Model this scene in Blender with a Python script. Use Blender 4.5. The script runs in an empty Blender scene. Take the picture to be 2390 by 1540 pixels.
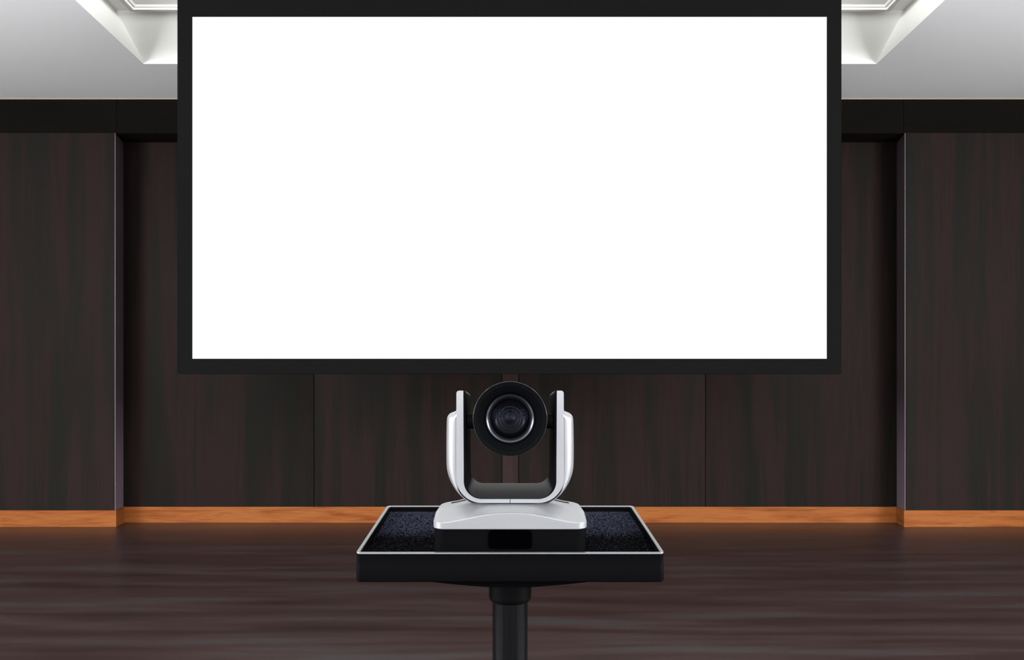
import bpy, bmesh, math, random
from mathutils import Vector, Matrix
random.seed(7)
PI = math.pi
scene = bpy.context.scene
COL = scene.collection

# ------------------------------------------------------------------ helpers
def link_mesh(name, bm, mat, parent=None, smooth=None):
    bmesh.ops.recalc_face_normals(bm, faces=bm.faces[:])
    me = bpy.data.meshes.new(name)
    bm.to_mesh(me); bm.free()
    if smooth is not None:
        for p in me.polygons: p.use_smooth = True
        me.set_sharp_from_angle(angle=math.radians(smooth))
    me.materials.append(mat)
    o = bpy.data.objects.new(name, me)
    COL.objects.link(o)
    if parent is not None: o.parent = parent
    return o

def structure(o):
    o['kind'] = 'structure'
    return o

def box(bm, x0, x1, y0, y1, z0, z1, bevel=0.0, seg=2):
    r = bmesh.ops.create_cube(bm, size=1.0)
    vs = r['verts']
    for v in vs:
        v.co = Vector(((x0+x1)/2 + v.co.x*(x1-x0), (y0+y1)/2 + v.co.y*(y1-y0), (z0+z1)/2 + v.co.z*(z1-z0)))
    if bevel > 0:
        es = list({e for v in vs for e in v.link_edges})
        bmesh.ops.bevel(bm, geom=es, offset=bevel, segments=seg, profile=0.5, affect='EDGES')

def boxobj(name, dims, mat, parent=None, bevel=0.0, smooth=35):
    bm = bmesh.new(); box(bm, *dims, bevel=bevel)
    return link_mesh(name, bm, mat, parent, smooth if bevel else None)

def lathe(bm, prof, axis='y', n=96, cap0=False, cap1=False, origin=(0, 0, 0)):
    """prof: list of (radius, along)."""
    ox, oy, oz = origin
    rings = []
    for r, a in prof:
        ring = []
        for i in range(n):
            t = 2*PI*i/n
            if axis == 'y': co = (ox + r*math.cos(t), oy + a, oz + r*math.sin(t))
            elif axis == 'z': co = (ox + r*math.cos(t), oy + r*math.sin(t), oz + a)
            else: co = (ox + a, oy + r*math.cos(t), oz + r*math.sin(t))
            ring.append(bm.verts.new(co))
        rings.append(ring)
    for k in range(len(rings)-1):
        for i in range(n):
            j = (i+1) % n
            bm.faces.new((rings[k][i], rings[k][j], rings[k+1][j], rings[k+1][i]))
    if cap0: bm.faces.new(rings[0])
    if cap1: bm.faces.new(rings[-1])

def extrude_xz(bm, pts, y0, y1):
    """closed outline in x,z extruded along y"""
    f = [bm.verts.new((x, y0, z)) for x, z in pts]
    b = [bm.verts.new((x, y1, z)) for x, z in pts]
    n = len(pts)
    ff = bm.faces.new(f); fb = bm.faces.new(b[::-1])
    for i in range(n):
        j = (i+1) % n
        bm.faces.new((f[i], b[i], b[j], f[j]))
    return f, b

def arc(cx, cz, r, a0, a1, n=10):
    return [(cx + r*math.cos(math.radians(a0+(a1-a0)*i/n)), cz + r*math.sin(math.radians(a0+(a1-a0)*i/n))) for i in range(n+1)]

def rrect(x0, x1, y0, y1, r, n=6):
    return (arc(x1-r, y0+r, r, -90, 0, n) + arc(x1-r, y1-r, r, 0, 90, n)
            + arc(x0+r, y1-r, r, 90, 180, n) + arc(x0+r, y0+r, r, 180, 270, n))

# ------------------------------------------------------------------ materials
def new_mat(name):
    m = bpy.data.materials.new(name); m.use_nodes = True
    return m, m.node_tree, m.node_tree.nodes['Principled BSDF']

def plain(name, col, rough=0.5, metal=0.0, spec=0.5, coat=0.0, coat_rough=0.1, noise=0.0, nscale=200.0, bump=0.0):
    m, t, b = new_mat(name)
    b.inputs['Base Color'].default_value = (*col, 1)
    b.inputs['Roughness'].default_value = rough
    b.inputs['Metallic'].default_value = metal
    b.inputs['Specular IOR Level'].default_value = spec
    b.inputs['Coat Weight'].default_value = coat
    b.inputs['Coat Roughness'].default_value = coat_rough
    tc = t.nodes.new('ShaderNodeTexCoord')
    nz = t.nodes.new('ShaderNodeTexNoise'); nz.inputs['Scale'].default_value = nscale
    nz.inputs['Detail'].default_value = 3
    t.links.new(tc.outputs['Object'], nz.inputs['Vector'])
    if noise > 0:
        mr = t.nodes.new('ShaderNodeMapRange')
        mr.inputs['To Min'].default_value = max(0.02, rough-noise); mr.inputs['To Max'].default_value = rough+noise
        t.links.new(nz.outputs['Fac'], mr.inputs['Value']); t.links.new(mr.outputs[0], b.inputs['Roughness'])
    if bump > 0:
        bp = t.nodes.new('ShaderNodeBump'); bp.inputs['Strength'].default_value = bump; bp.inputs['Distance'].default_value = 0.001
        t.links.new(nz.outputs['Fac'], bp.inputs['Height']); t.links.new(bp.outputs[0], b.inputs['Normal'])
    return m

def wood(name, stops, scale_a, scale_b, rough=(0.3, 0.45), spec=0.5, bump=0.05, mixf=0.5, distort=0.0):
    m, t, b = new_mat(name)
    N, L = t.nodes, t.links
    tc = N.new('ShaderNodeTexCoord')
    mp = N.new('ShaderNodeMapping'); mp.inputs['Scale'].default_value = scale_a
    mp2 = N.new('ShaderNodeMapping'); mp2.inputs['Scale'].default_value = scale_b
    L.new(tc.outputs['Object'], mp.inputs['Vector']); L.new(tc.outputs['Object'], mp2.inputs['Vector'])
    n1 = N.new('ShaderNodeTexNoise'); n1.inputs['Scale'].default_value = 1; n1.inputs['Detail'].default_value = 4
    n1.inputs['Distortion'].default_value = distort
    n2 = N.new('ShaderNodeTexNoise'); n2.inputs['Scale'].default_value = 1; n2.inputs['Detail'].default_value = 5
    L.new(mp.outputs[0], n1.inputs['Vector']); L.new(mp2.outputs[0], n2.inputs['Vector'])
    mx = N.new('ShaderNodeMix'); mx.inputs[0].default_value = mixf
    L.new(n1.outputs['Fac'], mx.inputs[2]); L.new(n2.outputs['Fac'], mx.inputs[3])
    cr = N.new('ShaderNodeValToRGB')
    e = cr.color_ramp.elements
    e[0].position, e[0].color = stops[0][0], (*stops[0][1], 1)
    e[1].position, e[1].color = stops[-1][0], (*stops[-1][1], 1)
    for p, c in stops[1:-1]:
        q = e.new(p); q.color = (*c, 1)
    L.new(mx.outputs[0], cr.inputs['Fac']); L.new(cr.outputs['Color'], b.inputs['Base Color'])
    mr = N.new('ShaderNodeMapRange'); mr.inputs['From Min'].default_value = 0.3; mr.inputs['From Max'].default_value = 0.7
    mr.inputs['To Min'].default_value = rough[0]; mr.inputs['To Max'].default_value = rough[1]
    L.new(n1.outputs['Fac'], mr.inputs['Value']); L.new(mr.outputs[0], b.inputs['Roughness'])
    b.inputs['Specular IOR Level'].default_value = spec
    bp = N.new('ShaderNodeBump'); bp.inputs['Strength'].default_value = bump; bp.inputs['Distance'].default_value = 0.002
    L.new(n2.outputs['Fac'], bp.inputs['Height']); L.new(bp.outputs[0], b.inputs['Normal'])
    return m

def lin(r, g, b):
    f = lambda c: (c/255/12.92) if c/255 <= 0.04045 else ((c/255+0.055)/1.055)**2.4
    return (f(r), f(g), f(b))

WALNUT = [(0.36, lin(21, 21, 18)), (0.46, lin(26, 22, 20)), (0.55, lin(34, 24, 23)), (0.64, lin(24, 22, 19))]
m_wall = wood('dark_veneer', WALNUT, (9, 9, 0.55), (130, 130, 2.2), rough=(0.55, 0.65), spec=0.03, bump=0.03, mixf=0.35)
REDW = [(0.36, lin(33, 26, 24)), (0.5, lin(45, 33, 33)), (0.66, lin(49, 35, 35))]
m_strip = wood('reddish_veneer', REDW, (9, 9, 0.55), (130, 130, 2.2), rough=(0.55, 0.65), spec=0.03, bump=0.03, mixf=0.35)
m_fascia = wood('dark_fascia_veneer', [(0.38, lin(14, 14, 12)), (0.6, lin(19, 16, 14))], (0.6, 9, 9), (2.2, 130, 130), rough=(0.6, 0.7), spec=0.0, bump=0.02)
m_gap = plain('shadow_gap', (0.004, 0.0035, 0.003), 0.9)
FL = [(0.34, lin(24, 12, 10)), (0.45, lin(31, 17, 16)), (0.54, lin(37, 23, 22)), (0.62, lin(36, 31, 32)), (0.72, lin(34, 18, 16))]
m_floor = wood('polished_dark_floor', FL, (0.9, 8, 1), (4, 70, 1), rough=(0.32, 0.39), spec=0.8, bump=0.015, mixf=0.25, distort=0.15)
BB = [(0.33, lin(96, 47, 16)), (0.47, lin(117, 65, 28)), (0.58, lin(126, 74, 35)), (0.7, lin(104, 55, 22))]
m_base = wood('orange_wood', BB, (2.2, 2.2, 22), (6, 6, 120), rough=(0.5, 0.62), spec=0.08, bump=0.05, mixf=0.35, distort=1.2)
m_ceil = plain('ceiling_paint', lin(241, 242, 243), 0.9, spec=0.2)
m_coffer = plain('cream_coffer_paint', lin(246, 246, 240), 0.7, spec=0.3)
m_bead = plain('cornice_bead', lin(150, 132, 112), 0.7)
m_sidewall = plain('plaster', lin(190, 186, 180), 0.9)

# ------------------------------------------------------------------ room
EYE = 0.766
YW, YN, HC = 5.5, 5.70, 2.746          # front wall plane, niche back plane, ceiling
XN, XNB = 2.537, 2.575                  # niche half width at mouth and back
ZS = 2.529                              # soffit of the niche
XS, YB = 5.0, -4.5                      # side walls, wall behind the viewer

bm = bmesh.new(); box(bm, -XS, XS, YB, YN+0.1, -0.05, 0)
structure(link_mesh('floor', bm, m_floor))

# far wall: niche back panels with grooves between them
back = structure(boxobj('wall_back', (-XS, XS, YN+0.018, YN+0.118, 0, HC), m_gap))
seams = [-XNB-0.02, -1.304, -0.054, 0.057, 1.300, XNB+0.02]
for i in range(5):
    g = 0.0022
    boxobj('wall_panel', (seams[i]+g, seams[i+1]-g, YN, YN+0.018, 0.0, ZS), m_strip if i == 2 else m_wall, back, bevel=0.0008)

BH_ = 0.1
def pier(name, s):
    """wall beside the niche, with its slightly splayed return"""
    bm = bmesh.new()
    p = [(s*XN, YW), (s*XS, YW), (s*XS, YN+0.018), (s*(XNB+0.012), YN+0.018)]
    f = [bm.verts.new((x, y, 0)) for x, y in p]; t = [bm.verts.new((x, y, ZS-0.003)) for x, y in p]
    bm.faces.new(f); bm.faces.new(t)
    for i in range(4):
        j = (i+1) % 4; bm.faces.new((f[i], f[j], t[j], t[i]))
    bmesh.ops.bevel(bm, geom=[e for e in bm.edges if abs(e.verts[0].co.z-e.verts[1].co.z) > 1 and abs(e.verts[0].co.x-s*XN) < 1e-4], offset=0.004, segments=3, affect='EDGES')
    return structure(link_mesh(name, bm, m_wall, None, 30))
pier('wall_left', -1); pier('wall_right', 1)
m_edge = plain('grey_violet_return', lin(96, 82, 90), 0.45, spec=0.3)  # lighter grey-violet tone on a thin sheet over the niche returns
for nm, s in (('trim_4', -1), ('trim_5', 1)):
    bm = bmesh.new()
    p = [(s*(XN-0.003), YW+0.001), (s*(XN+0.001), YW+0.001), (s*(XNB+0.001), YN), (s*(XNB-0.003), YN)]
    f = [bm.verts.new((x, y, BH_)) for x, y in p]; t_ = [bm.verts.new((x, y, ZS-0.004)) for x, y in p]
    bm.faces.new(f); bm.faces.new(t_)
    for i in range(4): bm.faces.new((f[i], f[(i+1) % 4], t_[(i+1) % 4], t_[i]))
    structure(link_mesh(nm, bm, m_edge))
# fascia above niche and piers, three boards with fine joints
fas = structure(boxobj('trim_1', (-XS, XS, YW+0.006, YN+0.018, ZS, HC), m_gap))
for a, b_ in ((-XS, -2.527), (-2.522, 2.522), (2.527, XS)):
    boxobj('fascia_board', (a, b_, YW, YW+0.006, ZS, HC), m_fascia, fas)
boxobj('soffit_board', (-XNB, XNB, YW+0.006, YN, ZS-0.002, ZS), m_wall, fas)
# thin pale bead where ceiling meets panelling
structure(boxobj('trim_2', (-XS, XS, YW-0.004, YW, HC-0.006, HC), m_bead, bevel=0.002))

# baseboards
BH, BT = 0.1045, 0.016
def bb_prism(name, pts):
    bm = bmesh.new()
    f = [bm.verts.new((x, y, 0)) for x, y in pts]; t = [bm.verts.new((x, y, BH)) for x, y in pts]
    bm.faces.new(f); bm.faces.new(t); n = len(pts)
    for i in range(n):
        j = (i+1) % n; bm.faces.new((f[i], f[j], t[j], t[i]))
    bmesh.ops.bevel(bm, geom=[e for e in bm.edges if e.verts[0].co.z > BH-1e-4 and e.verts[1].co.z > BH-1e-4], offset=0.003, segments=2, affect='EDGES')
    return structure(link_mesh(name, bm, m_base, None, 35))
for nm, s in (('baseboard_left', -1), ('baseboard_right', 1)):
    bb_prism(nm, [(s*(XN-BT), YW-BT), (s*XS, YW-BT), (s*XS, YW), (s*XN, YW), (s*XNB, YN-BT), (s*(XNB-BT), YN-BT)])
bb_prism('baseboard_back', [(-XNB, YN-BT), (XNB, YN-BT), (XNB, YN), (-XNB, YN)])

# side walls and wall behind the viewer (with openings added for fill light)
structure(boxobj('wall_side_left', (-XS-0.1, -XS, YB, YW, 0, HC), m_sidewall))
structure(boxobj('wall_side_right', (XS, XS+0.1, YB, YW, 0, HC), m_sidewall))
bm = bmesh.new()
box(bm, -XS, XS, YB-0.1, YB, 0, 0.5); box(bm, -XS, XS, YB-0.1, YB, 2.45, HC)
for a, b_ in ((-XS, -4.2), (-0.3, 0.3), (4.2, XS)): box(bm, a, b_, YB-0.1, YB, 0.5, 2.45)
structure(link_mesh('wall_front', bm, m_sidewall))

# ceiling with a stepped coffer
CX, CY0, CY1 = 2.115, -3.2, 4.944
Z1, Z2, Z3 = HC+0.092, HC+0.15, HC+0.30
bm = bmesh.new()
def quad(*p): bm.faces.new([bm.verts.new(q) for q in p])
def ring(x0, y0, y1, x0b, y0b, y1b, za, zb):
    """surface ring from rectangle (|x|<x0b, y0b..y1b) outward to the other"""
    A = [(-x0, y0, za), (x0, y0, za), (x0, y1, za), (-x0, y1, za)]
    B = [(-x0b, y0b, zb), (x0b, y0b, zb), (x0b, y1b, zb), (-x0b, y1b, zb)]
    for i in range(4):
        j = (i+1) % 4; quad(A[i], A[j], B[j], B[i])
ring(XS, YB, YW, CX, CY0, CY1, HC, HC)
structure(link_mesh('ceiling', bm, m_ceil))
bm = bmesh.new()
CP = [(0.0, 0.0), (0.006, 0.008), (0.02, 0.020), (0.09, 0.052), (0.20, 0.094), (0.29, 0.127), (0.325, 0.139), (0.336, 0.145), (0.34, 0.15)]
for (d0, h0), (d1, h1) in zip(CP, CP[1:]):
    ring(CX, CY0+d0, CY1-d0, CX, CY0+d1, CY1-d1, HC+h0, HC+h1)
ring(CX, CY0+0.34, CY1-0.34, 1.86, CY0+0.6, CY1-0.6, Z2, Z2)
ring(1.86, CY0+0.6, CY1-0.6, 1.86, CY0+0.6, CY1-0.6, Z2, Z3)
quad((-1.86, CY0+0.6, Z3), (1.86, CY0+0.6, Z3), (1.86, CY1-0.6, Z3), (-1.86, CY1-0.6, Z3))
bmesh.ops.remove_doubles(bm, verts=bm.verts[:], dist=0.0002)
cof = structure(link_mesh('trim_3', bm, m_coffer, None, 40))
# stepped moulding round the inner recess
bm = bmesh.new()
mp = [(2.020, 4.550, Z2), (2.020, 4.550, Z2-0.030), (2.008, 4.538, Z2-0.036), (1.985, 4.515, Z2-0.036), (1.980, 4.510, Z2-0.028),
      (1.970, 4.500, Z2-0.028), (1.962, 4.492, Z2-0.020), (1.880, 4.405, Z2-0.008), (1.872, 4.398, Z2-0.016), (1.850, 4.340, Z2-0.016), (1.850, 4.340, Z2+0.05)]
for (xa, ya, za), (xb, yb, zb) in zip(mp, mp[1:]):
    ring(xa, CY0+0.4+(4.55-ya), ya, xb, CY0+0.4+(4.55-yb), yb, za, zb)
bmesh.ops.remove_doubles(bm, verts=bm.verts[:], dist=0.0001)
link_mesh('moulding', bm, m_coffer, cof, 30)

# ------------------------------------------------------------------ display screen
m_bezel = plain('matt_black_bezel', lin(13, 13, 13), 0.9, spec=0.0)
m_screen = bpy.data.materials.new('lit_white_screen'); m_screen.use_nodes = True
nt = m_screen.node_tree; nt.nodes.clear()
em = nt.nodes.new('ShaderNodeEmission'); em.inputs['Color'].default_value = (1, 1, 1, 1); em.inputs['Strength'].default_value = 1.08
ou = nt.nodes.new('ShaderNodeOutputMaterial'); nt.links.new(em.outputs[0], ou.inputs[0])
YD = 4.0
scr = bpy.data.objects.new('display_screen', None); COL.objects.link(scr)
SX0, SX1 = -1.5530, 1.5470
SZ0, SZ1 = EYE+0.156, EYE+1.908
scr.location = (0, YD, SZ0)
scr['label'] = 'huge blank white display with flat black border hanging above the small silver camera'
scr['category'] = 'screen'
def sp(o):
    o.location = (0, -YD, -SZ0); return o
ix0, ix1, iz0, iz1 = -1.4835, 1.4790, EYE+0.226, EYE+1.822
bm = bmesh.new()
for d in ((SX0, ix0, SZ0, SZ1), (ix1, SX1, SZ0, SZ1), (ix0, ix1, SZ0, iz0), (ix0, ix1, iz1, SZ1)):
    box(bm, d[0], d[1], YD, YD+0.03, d[2], d[3])
box(bm, SX0, SX1, YD+0.03, YD+0.032, SZ0, SZ1)
sp(link_mesh('bezel', bm, m_bezel, scr))
sp(boxobj('screen_panel', (ix0, ix1, YD+0.002, YD+0.028, iz0, iz1), m_screen, scr))
sp(boxobj('rear_housing', (-1.40, 1.40, YD+0.032, YD+0.075, SZ0+0.1, SZ1-0.1), m_bezel, scr, bevel=0.01))
for s in (-1, 1):
    bm = bmesh.new(); box(bm, s*0.9-0.03, s*0.9+0.03, YD+0.075, YD+0.095, SZ1-0.6, SZ1+0.02); 
    lathe(bm, [(0.02, SZ1-0.1), (0.02, Z3)], 'z', 24, True, True, (s*0.9, YD+0.115, 0))
    lathe(bm, [(0.07, Z3-0.012), (0.07, Z3)], 'z', 32, True, True, (s*0.9, YD+0.115, 0))
    sp(link_mesh('ceiling_bracket', bm, m_bezel, scr, 30))

# ------------------------------------------------------------------ equipment stand
T = math.radians(5.7)
TY, TZ = 0.92, EYE-0.1564            # front top edge of the tray
m_tray = plain('black_tray_plastic', lin(5, 5, 6), 0.5, spec=0.01)
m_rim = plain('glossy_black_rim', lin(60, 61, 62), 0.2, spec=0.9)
m_pole = plain('gloss_black_metal', lin(6, 6, 7), 0.25, spec=0.07)
m_collar = plain('black_collar', lin(6, 6, 7), 0.4, spec=0.03)

stand = bpy.data.objects.new('equipment_stand', None); COL.objects.link(stand)
PY = 1.045
stand.location = (0, PY, 0)
stand['label'] = 'black pedestal stand with a felt-lined tray top on a round pole'
stand['category'] = 'stand'
def tilted(o, parent_loc):
    """mesh built in the tray's frame (x, depth, height above the tray edge)"""
    M = Matrix.Translation(Vector((0, TY, TZ))-Vector(parent_loc)) @ Matrix.Rotation(T, 4, 'X')
    o.matrix_local = M; return o
SL = tuple(stand.location)
HW, TD, TH, RIM, REC = 0.1666, 0.2385, 0.0324, 0.0046, 0.0075

def ring_pts(off, r):
    return rrect(-HW+off, HW-off, off, TD-off, max(0.0008, r-off), 8)
def loops(bm, levels, capstart, capend):
    rings = [[bm.verts.new((x, y, z)) for x, y in ring_pts(off, 0.0065)] for off, z in levels]
    n = len(rings[0])
    for k in range(len(rings)-1):
        for i in range(n):
            j = (i+1) % n; bm.faces.new((rings[k][i], rings[k][j], rings[k+1][j], rings[k+1][i]))
    if capstart: bm.faces.new(rings[0])
    if capend: bm.faces.new(rings[-1])
bm = bmesh.new()
# outside skin (lower half a touch wider), bottom, then the inner well
loops(bm, [(0.0007, -0.0015), (0.0006, -0.0160), (0.0, -0.0172), (0.0, -TH+0.0012), (0.0012, -TH), (0.02, -TH)], False, True)
loops(bm, [(RIM, -0.0012), (RIM+0.0004, -REC-0.002)], False, True)
loops(bm, [(0.0007, -0.0015), (RIM, -0.0012)], False, False)
bmesh.ops.remove_doubles(bm, verts=bm.verts[:], dist=1e-5)
tilted(link_mesh('tray', bm, m_tray, stand, 40), SL)
bm = bmesh.new()
loops(bm, [(0.0006, -0.0016), (0.0006, -0.0004), (0.0009, 0.0), (RIM-0.0003, 0.0), (RIM, -0.0004), (RIM, -0.0016)], False, False)
o = tilted(link_mesh('tray_rim', bm, m_rim, stand, 40), SL); o['label'] = 'glossy edge catching the light'

# felt: base sheet and thousands of short fibres
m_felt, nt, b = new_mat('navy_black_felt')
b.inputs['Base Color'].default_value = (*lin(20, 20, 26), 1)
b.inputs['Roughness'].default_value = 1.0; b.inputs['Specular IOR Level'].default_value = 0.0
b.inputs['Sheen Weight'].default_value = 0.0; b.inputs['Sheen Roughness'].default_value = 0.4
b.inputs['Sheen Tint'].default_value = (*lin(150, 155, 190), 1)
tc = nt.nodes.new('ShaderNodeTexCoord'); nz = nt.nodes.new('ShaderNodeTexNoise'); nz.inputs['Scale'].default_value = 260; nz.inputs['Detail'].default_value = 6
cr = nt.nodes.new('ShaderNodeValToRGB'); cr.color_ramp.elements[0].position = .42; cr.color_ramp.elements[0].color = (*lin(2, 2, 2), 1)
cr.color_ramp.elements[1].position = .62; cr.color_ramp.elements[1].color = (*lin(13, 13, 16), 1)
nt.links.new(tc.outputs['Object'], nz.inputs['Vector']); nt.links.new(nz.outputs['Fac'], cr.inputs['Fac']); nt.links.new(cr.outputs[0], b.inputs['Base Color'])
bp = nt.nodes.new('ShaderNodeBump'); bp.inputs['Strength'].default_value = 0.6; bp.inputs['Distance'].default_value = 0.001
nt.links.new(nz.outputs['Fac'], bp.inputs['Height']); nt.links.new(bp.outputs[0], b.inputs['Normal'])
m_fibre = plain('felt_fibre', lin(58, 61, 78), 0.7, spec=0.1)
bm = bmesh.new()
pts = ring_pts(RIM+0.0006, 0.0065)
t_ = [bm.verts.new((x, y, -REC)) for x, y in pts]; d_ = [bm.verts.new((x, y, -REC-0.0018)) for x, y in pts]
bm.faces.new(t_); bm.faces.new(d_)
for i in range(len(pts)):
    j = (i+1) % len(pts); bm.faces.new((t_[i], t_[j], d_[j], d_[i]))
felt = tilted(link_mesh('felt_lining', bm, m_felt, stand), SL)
verts, faces = [], []
x_lim = HW-RIM-0.002
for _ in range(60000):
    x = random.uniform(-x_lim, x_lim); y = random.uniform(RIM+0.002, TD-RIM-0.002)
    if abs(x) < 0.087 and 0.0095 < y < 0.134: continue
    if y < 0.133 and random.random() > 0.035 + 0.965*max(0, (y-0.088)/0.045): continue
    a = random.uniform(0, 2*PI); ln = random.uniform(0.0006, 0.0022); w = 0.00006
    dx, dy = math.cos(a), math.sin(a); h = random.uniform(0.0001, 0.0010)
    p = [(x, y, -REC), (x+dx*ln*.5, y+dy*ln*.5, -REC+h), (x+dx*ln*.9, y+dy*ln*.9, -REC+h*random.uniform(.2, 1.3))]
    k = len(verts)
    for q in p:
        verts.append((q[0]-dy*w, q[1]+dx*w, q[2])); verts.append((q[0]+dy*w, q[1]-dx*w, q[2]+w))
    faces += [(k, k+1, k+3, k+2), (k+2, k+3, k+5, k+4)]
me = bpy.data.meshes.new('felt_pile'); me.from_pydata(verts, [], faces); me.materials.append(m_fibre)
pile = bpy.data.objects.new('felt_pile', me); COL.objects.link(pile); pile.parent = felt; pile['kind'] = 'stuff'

# shallow dished plate under the tray
bm = bmesh.new()
bot = []
for i in range(41):
    x = -0.084+0.168*i/40
    u = max(0, (abs(x)-0.018)/0.066)
    bot.append((x, -TH-0.0062-0.0058*(1-u**1.25)))
extrude_xz(bm, [(-0.086, -TH-0.0002)]+bot+[(0.086, -TH-0.0002)], 0.020, 0.190)
tilted(link_mesh('mounting_plate', bm, m_tray, stand, 40), SL)
# collar and pole (upright)
PYL = 0.0
zc = EYE-0.2155
bm = bmesh.new()
lathe(bm, [(0.012, zc+0.022), (0.0247, zc+0.022), (0.0247, zc-0.0045), (0.0241, zc-0.0075), (0.0226, zc-0.0098), (0.0215, zc-0.0108), (0.0205, zc-0.0110)], 'z', 96, True, True)
o = link_mesh('collar', bm, m_collar, stand, 30); o.location = (0, -0.045, 0)
bm = bmesh.new()
lathe(bm, [(0.0205, 0.02), (0.0205, zc+0.01)], 'z', 128, True, True)
o = link_mesh('pole', bm, m_pole, stand, 30); o.location = (0, -0.045, 0)
bm = bmesh.new()
lathe(bm, [(0.19, 0.0), (0.20, 0.003), (0.20, 0.012), (0.19, 0.018), (0.05, 0.026), (0.03, 0.05), (0.0215, 0.055)], 'z', 96, True, True)
o = link_mesh('floor_base', bm, m_pole, stand, 30); o.location = (0, -0.045, 0)

# ------------------------------------------------------------------ conference camera
m_silver = plain('satin_silver_paint', lin(150, 151, 154), 0.36, metal=0.75, spec=0.3)
m_blk = plain('piano_black', lin(6, 6, 7), 0.32, spec=0.02)
m_blkm = plain('matt_black_plastic', lin(3, 4, 5), 0.42, spec=0.02)
m_body = plain('dark_body_plastic', lin(6, 6, 7), 0.45, spec=0.01)
m_ir = plain('infrared_window', lin(1, 1, 2), 0.3, spec=0.0)
m_metal = plain('dark_lens_metal', lin(64, 64, 72), 0.25, metal=0.9)
m_ringd = plain('lens_ring_black', lin(26, 26, 30), 0.25, spec=0.6)
m_glass = plain('coated_glass', lin(3, 3, 6), 0.04, spec=0.6)

ptz = bpy.data.objects.new('conference_camera', None); COL.objects.link(ptz)
ca, sa = math.cos(T), math.sin(T)
def tw(x, v, w): return Vector((x, TY+v*ca-w*sa, TZ+v*sa+w*ca))
ptz.location = tw(0, 0.07, -REC)
ptz['label'] = 'silver and black round-lens conference camera in a U-shaped mount on the tray'
ptz['category'] = 'camera'
PL = tuple(ptz.location)
V0 = 0.012                            # front face of the camera base
def t(o): return tilted(o, PL)

def loc(px, py, v):
    """dimension read off at depth v in the tray frame"""
    k = (950-py)/2000.0
    w = (k*(TY+v*ca)-(TZ-EYE)-v*sa)/(ca+k*sa)
    Y = TY+v*ca-w*sa
    return px/2000.0*Y, w

# black lower body
WB = loc(0, 1236, V0)[1]
hw = loc(181, 1240, V0)[0]
bm = bmesh.new()
def slab(bm, half, y0, y1, r, levels, cap0=True, cap1=True):
    rings = []
    for off, z in levels:
        rings.append([bm.verts.new((x, y, z)) for x, y in rrect(-half+off, half-off, y0+off, y1-off, r, 8)])
    n = len(rings[0])
    for k in range(len(rings)-1):
        for i in range(n):
            j = (i+1) % n; bm.faces.new((rings[k][i], rings[k][j], rings[k+1][j], rings[k+1][i]))
    if cap0: bm.faces.new(rings[0])
    if cap1: bm.faces.new(rings[-1])
slab(bm, hw-0.0005, V0+0.0015, V0+0.118, 0.014, [(0.002, -REC+0.0002), (0.0005, -REC+0.002), (0, WB)])
t(link_mesh('base_body', bm, m_body, ptz, 35))
# infrared window on the body front
bm = bmesh.new()
iw, z_top = loc(51, 1238, V0)[0], WB-0.0008
z_bot = loc(0, 1281, V0)[1]
f, b_ = extrude_xz(bm, rrect(-iw, iw, z_bot, z_top, 0.0045, 6), V0+0.0006, V0+0.004)
t(link_mesh('infrared_window', bm, m_ir, ptz, 35))

# silver shell: height field over a rounded rectangle
def crest(x):                         # height of front edge above shell bottom
    u = min(1.0, abs(x)/(hw*0.95))
    return 0.0074 + 0.0108*(0.5+0.5*math.cos(PI*u**1.15))
def top_h(x, v):                      # top surface
    u = abs(x)/hw; s = max(0.0, min(1.0, (v-V0)/0.042))
    ridge = 0.0238 - 0.0135*max(0.0, u-0.30) - 0.13*max(0.0, v-0.05)*min(1, 0.25+u)
    s2 = s**0.9*(1-0.12*s*(1-s))
    return crest(x) + (ridge-crest(x))*s2
bm = bmesh.new()
NX, NV = 96, 60
shell_d = 0.120
def inset_pt(a, b):
    """map square to rounded rectangle"""
    r = 0.013
    x = a*hw; y = V0+(b*0.5+0.5)*shell_d
    cy0, cy1, cx = V0+r, V0+shell_d-r, hw-r
    if abs(x) > cx and (y < cy0 or y > cy1):
        cyy = cy0 if y < cy0 else cy1
        dx, dy = abs(x)-cx, y-cyy
        m = max(abs(dx), abs(dy)); L_ = math.hypot(dx, dy)
        if L_ > 1e-9:
            k = m/L_; dx *= k; dy *= k
        x = math.copysign(cx+dx, x); y = cyy+dy
    return x, y
g = []
def spread(i, n):                     # denser samples near the borders
    u = -1+2*i/n
    return math.sin(u*PI/2)
for j in range(NV+1):
    row = []
    for i in range(NX+1):
        a, b2 = spread(i, NX), spread(j, NV)
        x, y = inset_pt(a, b2)
        h = top_h(x, y)
        de = min(hw-abs(x), (V0+shell_d)-y)
        # rounded shoulders at sides and back, crisper edge at the front
        r = 0.009
        if abs(x) > hw-r:
            q = (abs(x)-(hw-r))/r; h -= min(h*0.35, 0.0048)*(1-math.sqrt(max(0, 1-q*q)))
        q = max(0, (0.0012-(y-V0))/0.0012); h -= 0.0006*q*q
        row.append(bm.verts.new((x, y, WB+h)))
    g.append(row)
for j in range(NV):
    for i in range(NX):
        bm.faces.new((g[j][i], g[j][i+1], g[j+1][i+1], g[j+1][i]))
border = [g[0][i] for i in range(NX+1)] + [g[j][NX] for j in range(1, NV+1)] + [g[NV][i] for i in range(NX-1, -1, -1)] + [g[j][0] for j in range(NV-1, 0, -1)]
lowz = [bm.verts.new((v.co.x, v.co.y, WB+0.0008)) for v in border]
lowi = [bm.verts.new((v.co.x*0.994, v.co.y+0.0008 if v.co.y < V0+0.06 else v.co.y-0.0008, WB)) for v in border]
n = len(border)
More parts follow.
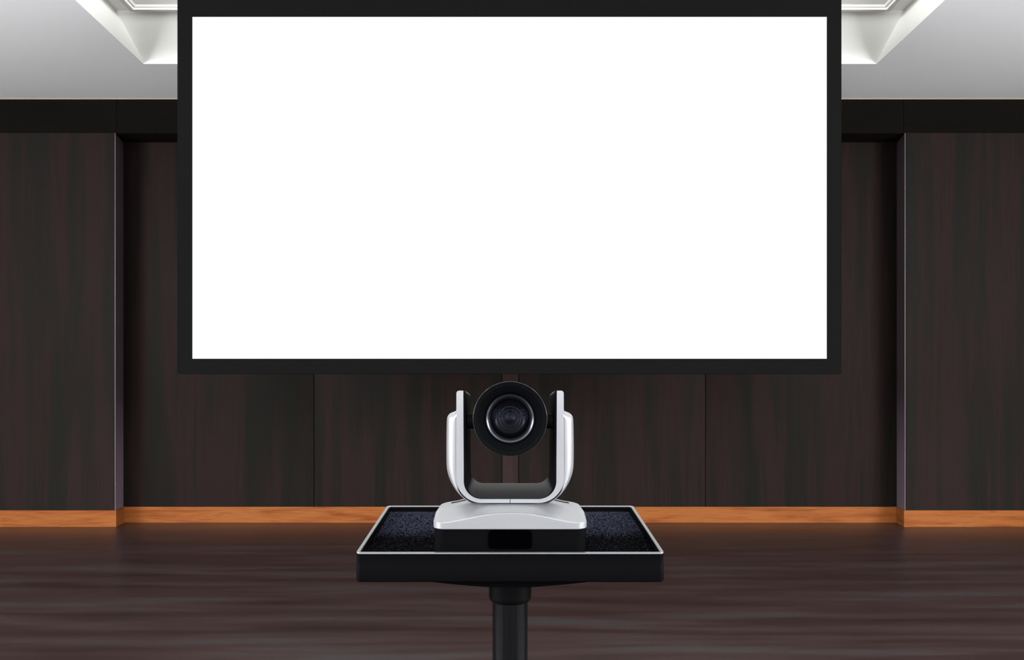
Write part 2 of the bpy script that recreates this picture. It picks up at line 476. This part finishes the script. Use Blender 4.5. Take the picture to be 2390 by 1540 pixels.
for i in range(n):
    j = (i+1) % n
    bm.faces.new((border[i], lowz[i], lowz[j], border[j])); bm.faces.new((lowz[i], lowi[i], lowi[j], lowz[j]))
bm.faces.new(lowi)
base_shell = t(link_mesh('base_shell', bm, m_silver, ptz, 24))
# small vent slots on the shell's shoulders
for s in (-1, 1):
    bm = bmesh.new()
    y = V0+0.088
    n = 12
    for lane in range(2):
        xs = [0.050+0.020*k/n for k in range(n+1)]
        yy = y+lane*0.009
        up = []; 
        for x in xs:
            z = WB+top_h(x, yy)
            up.append([bm.verts.new((s*x, yy-0.0018, z-0.001)), bm.verts.new((s*x, yy-0.0018, z+0.0004)), bm.verts.new((s*x, yy+0.0018, z+0.0004)), bm.verts.new((s*x, yy+0.0018, z-0.001))])
        for a, b2 in zip(up, up[1:]):
            for q in range(4): bm.faces.new((a[q], a[(q+1) % 4], b2[(q+1) % 4], b2[q]))
        bm.faces.new(up[0]); bm.faces.new(up[-1])
    vs = t(link_mesh('vent_slot', bm, m_blkm, ptz, 35))

# yoke : silver outer U in two halves, black inner U
VY0, VY1 = 0.040, 0.112
def X(px, py=1040): return loc(px, py, VY0)[0]
def W(py): return loc(0, py, VY0)[1]
xo, xi, xb = X(126.5), X(108.5), X(98.5)
xo_top = X(124.5)
wt, wbi, wbo = W(911.5), W(1164.5), W(1173.5)
ro, ri = X(60), X(42)
rb = ri-(xi-xb)*0.6
def clean(pts):
    out = []
    for p in pts:
        if not out or math.hypot(p[0]-out[-1][0], p[1]-out[-1][1]) > 2e-5: out.append(p)
    return out
def ubevel(bm, y0, off, seg=3):
    es = [e for e in bm.edges if len(e.link_faces) == 2 and abs(e.verts[0].co.y-e.verts[1].co.y) < 1e-6 and e.calc_face_angle(0) > 0.6]
    bmesh.ops.bevel(bm, geom=es, offset=off, segments=seg, profile=0.5, affect='EDGES')
def arm_top(bm):
    """arm ends slope down towards the back"""
    for v in bm.verts:
        if v.co.z > wt-0.02: v.co.z -= 0.13*(v.co.y-VY0)*min(1, (v.co.z-(wt-0.02))/0.01)
def half_u(s):
    # outer bottom left of centre line -> corner -> top -> down the inside
    pts = [(0.0003, wbo)] + [(xo-ro+x, z) for x, z in arc(0, wbo+ro, ro, -90, 0, 16)] + \
          [(xo_top, wt-0.003)] + arc(xo_top-0.003, wt-0.003, 0.003, 0, 90, 5) + [(xi, wt)] + \
          [(xi-ri+x, z) for x, z in arc(0, wbi+ri, ri, 0, -90, 16)] + [(0.0003, wbi)]
    pts = clean([(s*x, z) for x, z in pts])
    bm = bmesh.new(); extrude_xz(bm, pts, VY0, VY1); arm_top(bm); ubevel(bm, VY0, 0.0007)
    return t(link_mesh('yoke_cover', bm, m_silver, ptz, 35))
half_u(-1); half_u(1)
tb = xi-xb                             # wall thickness of the black lining
def inner_u():
    n = 18
    O = [(0.0, wbi), ((xi-ri)*0.5, wbi)] + [(xi-ri+x, z) for x, z in arc(0, wbi+ri, ri, -90, 0, n)]
    I = [(0.0, wbi+tb), ((xi-ri)*0.5, wbi+tb)] + [(xi-ri+x, z) for x, z in arc(0, wbi+ri, ri-tb, -90, 0, n)]
    zs = [wbi+ri+(wt-0.0042-wbi-ri)*q/8 for q in range(1, 9)]
    O += [(xi, z) for z in zs]; I += [(xb, z) for z in zs]
    O += [(xi, wt-0.003), (xi, wt-0.0018), (xi, wt-0.0008), (xi, wt-0.0001)]
    I += [(xb+0.0001, wt-0.0024), (xb+0.0007, wt-0.0011), (xb+0.0017, wt-0.0003), (xb+0.0028, wt)]
    st = [(0.0004, 0.52), (0.0008, 0.62), (0.0018, 0.70), (0.0045, 0.76), (0.009, 0.82), (0.015, 0.875), (0.023, 0.925), (0.033, 0.965),
          (0.046, 0.99), (0.058, 1.0), (0.068, 1.0), (0.0705, 0.97), (0.0716, 0.9)]
    bm = bmesh.new()
    G, H = [], []
    for v, k in st:
        path = []
        for o, i in zip(O, I):
            lowness = max(0, min(1, (wbi+ri-o[1])/ri))
            q = k*(1-lowness) + lowness*min(k, 0.06+0.94*math.sin(PI/2*min(1, v/0.048)))
            path.append((o[0]+(i[0]-o[0])*q, o[1]+(i[1]-o[1])*q))
        full = [(-x, z) for x, z in path[:0:-1]] + path
        G.append([bm.verts.new((x, VY0+v, z)) for x, z in full])
        of = [(-x, z) for x, z in O[:0:-1]] + O
        H.append([bm.verts.new((x*0.9998, VY0+v, z+0.00003)) for x, z in of])
    m = len(G[0])
    for a, b2 in zip(G, G[1:]):
        for i in range(m-1): bm.faces.new((a[i], a[i+1], b2[i+1], b2[i]))
    for i in range(m-1):
        bm.faces.new((G[0][i], G[0][i+1], H[0][i+1], H[0][i])); bm.faces.new((G[-1][i], G[-1][i+1], H[-1][i+1], H[-1][i]))
    for e in (0, m-1):
        for j in range(len(st)-1): bm.faces.new((G[j][e], G[j+1][e], H[j+1][e], H[j][e]))
    for j in range(len(st)-1):
        for i in range(m-1): bm.faces.new((H[j][i], H[j][i+1], H[j+1][i+1], H[j+1][i]))
    arm_top(bm)
    return t(link_mesh('yoke_lining', bm, m_blk, ptz, 50))
inner_u()
# pedestal between yoke and shell
bm = bmesh.new(); lathe(bm, [(0.034, wbo-0.016), (0.034, wbo-0.0015), (0.032, wbo+0.0004)], 'z', 64, True, True, (0, (VY0+VY1)/2+0.006, 0))
t(link_mesh('swivel_base', bm, m_blkm, ptz, 35))

# side covers on the yoke arms
VB0, VB1 = 0.047, 0.108
def side_cover(s):
    lv = []
    def xs(px, py): return loc(px, py, VB0+0.012)
    prof = [(125.5, 953), (126.5, 958), (128.5, 963), (132.5, 967), (138.5, 969.3), (144, 970.6), (147.4, 973), (149, 978), (149.6, 990), (150, 1010), (150.3, 1040), (150.3, 1070), (150, 1090),
            (148, 1103), (144, 1116), (138, 1128), (130, 1140), (120, 1150.5), (109, 1160), (98, 1167), (87, 1171)]
    bm = bmesh.new(); rings = []
    NS = 20
    for px, py in prof:
        xo_, w_ = xs(px, py)
        xin = xo-0.003 if py < 1120 else min(xo-0.003, xo_-0.004)
        if py < 1120: xin = min(xin, xo_-0.0005)
        row = []
        for k in range(NS+1):
            a = PI*k/NS
            cu = -math.cos(a); su = math.sin(a)
            vv = (VB0+VB1)/2 + (VB1-VB0)/2*math.copysign(abs(cu)**0.65, cu)
            xx = xin + (xo_-xin)*su**0.65
            row.append(bm.verts.new((s*xx, vv, w_)))
        rings.append(row)
    for a, b2 in zip(rings, rings[1:]):
        for k in range(NS): bm.faces.new((a[k], a[k+1], b2[k+1], b2[k]))
        bm.faces.new((a[NS], a[0], b2[0], b2[NS]))
    bm.faces.new(rings[0]); bm.faces.new(rings[-1])
    o = t(link_mesh('side_cover', bm, m_silver, ptz, 50))
    md = o.modifiers.new('smooth', 'SUBSURF'); md.levels = 1; md.render_levels = 2
side_cover(-1); side_cover(1)

# camera head: level barrel with stepped lens
HV = 0.030
hx, hwz = loc(0, 977, HV)
front = tw(0, HV, hwz)
S = front.y/2000.0*1.017                     # metres per unit of the measured ring radii
head = bmesh.new()
R = [(84.3, 6), (84.6, 4), (84.6, 1.2), (83.4, 0), (75, 1.0), (74.4, 1.8), (73.8, 4), (71.2, 4.2), (70.7, 5), (70.2, 8), (67.6, 8.2), (67.1, 9), (66.6, 12), (64.6, 12.2),
     (64.1, 13), (63.6, 16), (61.6, 16.2), (60.6, 18), (59.6, 22), (56.5, 23), (56.0, 25)]
prof = [(r*S, d*S) for r, d in R]
backp = [(84.3, 14), (83.0, 15), (82.5, 30), (82, 60), (80, 95), (74, 118), (60, 132), (38, 140), (4, 142)]
lathe(head, [(r*S, d*S) for r, d in backp[::-1]] + prof, 'y', 160, True, False)
def hd(o):
    o.matrix_local = Matrix.Translation(front-Vector(PL)); return o
head_o = hd(link_mesh('camera_head', head, m_blkm, ptz, 28))
bm = bmesh.new()
lathe(bm, [(84.9*S, 0.6*S), (85.4*S, 1.2*S), (85.4*S, 3.2*S), (84.5*S, 4*S), (84.4*S, 0.7*S)], 'y', 160)
o = link_mesh('rim_ring', bm, plain('rim_ring_metal', lin(96, 96, 100), 0.22, metal=0.7), head_o, 60)
bm = bmesh.new()
lathe(bm, [(56.2*S, 24*S), (56.2*S, 19*S), (55.4*S, 18*S), (54.4*S, 18.4*S), (54.0*S, 21*S)], 'y', 160)
link_mesh('retaining_ring', bm, m_ringd, head_o, 40)
bm = bmesh.new()
lathe(bm, [(54.4*S, 20*S), (53.2*S, 20.5*S), (50.2*S, 23*S), (47.2*S, 28*S), (46.0*S, 32*S)], 'y', 160)
link_mesh('bevel_ring', bm, m_metal, head_o, 60)
bm = bmesh.new()
gl = [(46.2, 32), (45.6, 31.0)]
for i in range(1, 15):
    r = 45.6*(1-i/15); gl.append((r, 31.0-7*(1-(r/45.6)**2)))
lathe(bm, [(r*S, d*S) for r, d in gl], 'y', 128, False, True)
m_gl, nt, b = new_mat('clear_front_glass')
nt.nodes.clear()
tr = nt.nodes.new('ShaderNodeBsdfTransparent'); tr.inputs[0].default_value = (0.8, 0.82, 0.92, 1)
gs = nt.nodes.new('ShaderNodeBsdfGlossy'); gs.inputs['Roughness'].default_value = 0.06; gs.inputs['Color'].default_value = (0.5, 0.55, 0.8, 1)
fr = nt.nodes.new('ShaderNodeFresnel'); fr.inputs['IOR'].default_value = 1.13
mxs = nt.nodes.new('ShaderNodeMixShader'); ou = nt.nodes.new('ShaderNodeOutputMaterial')
nt.links.new(fr.outputs[0], mxs.inputs[0]); nt.links.new(tr.outputs[0], mxs.inputs[1]); nt.links.new(gs.outputs[0], mxs.inputs[2]); nt.links.new(mxs.outputs[0], ou.inputs[0])
o = link_mesh('front_glass', bm, m_gl, head_o, 60)
# inner elements behind the glass
bm = bmesh.new()
inner = [(46, 32), (42, 38), (38, 42), (32, 46), (29.2, 47), (28.6, 45.4), (27.4, 45.4), (26.8, 48), (22, 50), (21.4, 49), (20.6, 49), (20, 51), (15, 53), (14.2, 52), (13, 52), (12.2, 54), (8, 53), (4, 52.2), (0.6, 52)]
lathe(bm, [(r*S, d*S) for r, d in inner], 'y', 128, False, True)
link_mesh('inner_lens', bm, plain('inner_lens_black', lin(3, 3, 4), 0.3, spec=0.1), head_o, 25)
# pivots joining head and arms
for s in (-1, 1):
    bm = bmesh.new()
    lathe(bm, [(17.5*S, s*(70*S)), (17.5*S, s*(xb+0.0005))], 'x', 48, True, True, (0, 40*S, -6*S))
    hd(link_mesh('pivot', bm, m_body, ptz, 30))

# ------------------------------------------------------------------ lights
def area(name, loc_, rot, sx, sy, power, col=(1, 1, 1), spread_=PI):
    l = bpy.data.lights.new(name, 'AREA'); l.shape = 'RECTANGLE'; l.size = sx; l.size_y = sy
    l.energy = power; l.color = col; l.spread = spread_
    o = bpy.data.objects.new(name, l); COL.objects.link(o); o.location = loc_; o.rotation_euler = rot
    return o
# line lamps added to brighten the coffer's long sides, and an unseen panel mid-recess
area('coffer_light', (0, 0.2, Z2-0.02), (0, 0, 0), 2.6, 4.0, 12, (1, 0.985, 0.96))
for s in (-1, 1):
    area('coffer_line_fill', (s*1.74, 0.6, Z2-0.042), (0, 0, 0), 0.16, 6.0, 26, (1, 0.985, 0.96))
# unseen fill lamps behind the viewer and along both side walls, added for brightness
for s in (-1, 1):
    area('rear_fill_light', (s*2.25, YB-0.02, 1.475), (math.radians(90), 0, 0), 3.9, 1.95, 165, (0.93, 0.97, 1.0))
    area('side_fill_light', (s*(XS-0.02), -0.6, 1.90), (math.radians(90), 0, s*math.radians(90)), 5.4, 1.6, 880, (0.95, 0.97, 1.0))
w = bpy.data.worlds.new('world'); scene.world = w; w.use_nodes = True
w.node_tree.nodes['Background'].inputs[0].default_value = (0.75, 0.85, 1, 1)
w.node_tree.nodes['Background'].inputs[1].default_value = 0.3

# ------------------------------------------------------------------ camera and view
cd = bpy.data.cameras.new('view'); cam = bpy.data.objects.new('view', cd); COL.objects.link(cam)
cam.location = (0, 0, EYE); cam.rotation_euler = (math.radians(90), 0, 0)
cd.sensor_width = 36; cd.sensor_fit = 'HORIZONTAL'; cd.lens = 36*2000/2390
cd.shift_x = 4.5/2390; cd.shift_y = 180/2390; cd.clip_start = 0.02
scene.camera = cam
vs_ = scene.view_settings
vs_.view_transform = 'Standard'; vs_.look = 'None'; vs_.gamma = 1; vs_.use_curve_mapping = False; vs_.exposure = 0
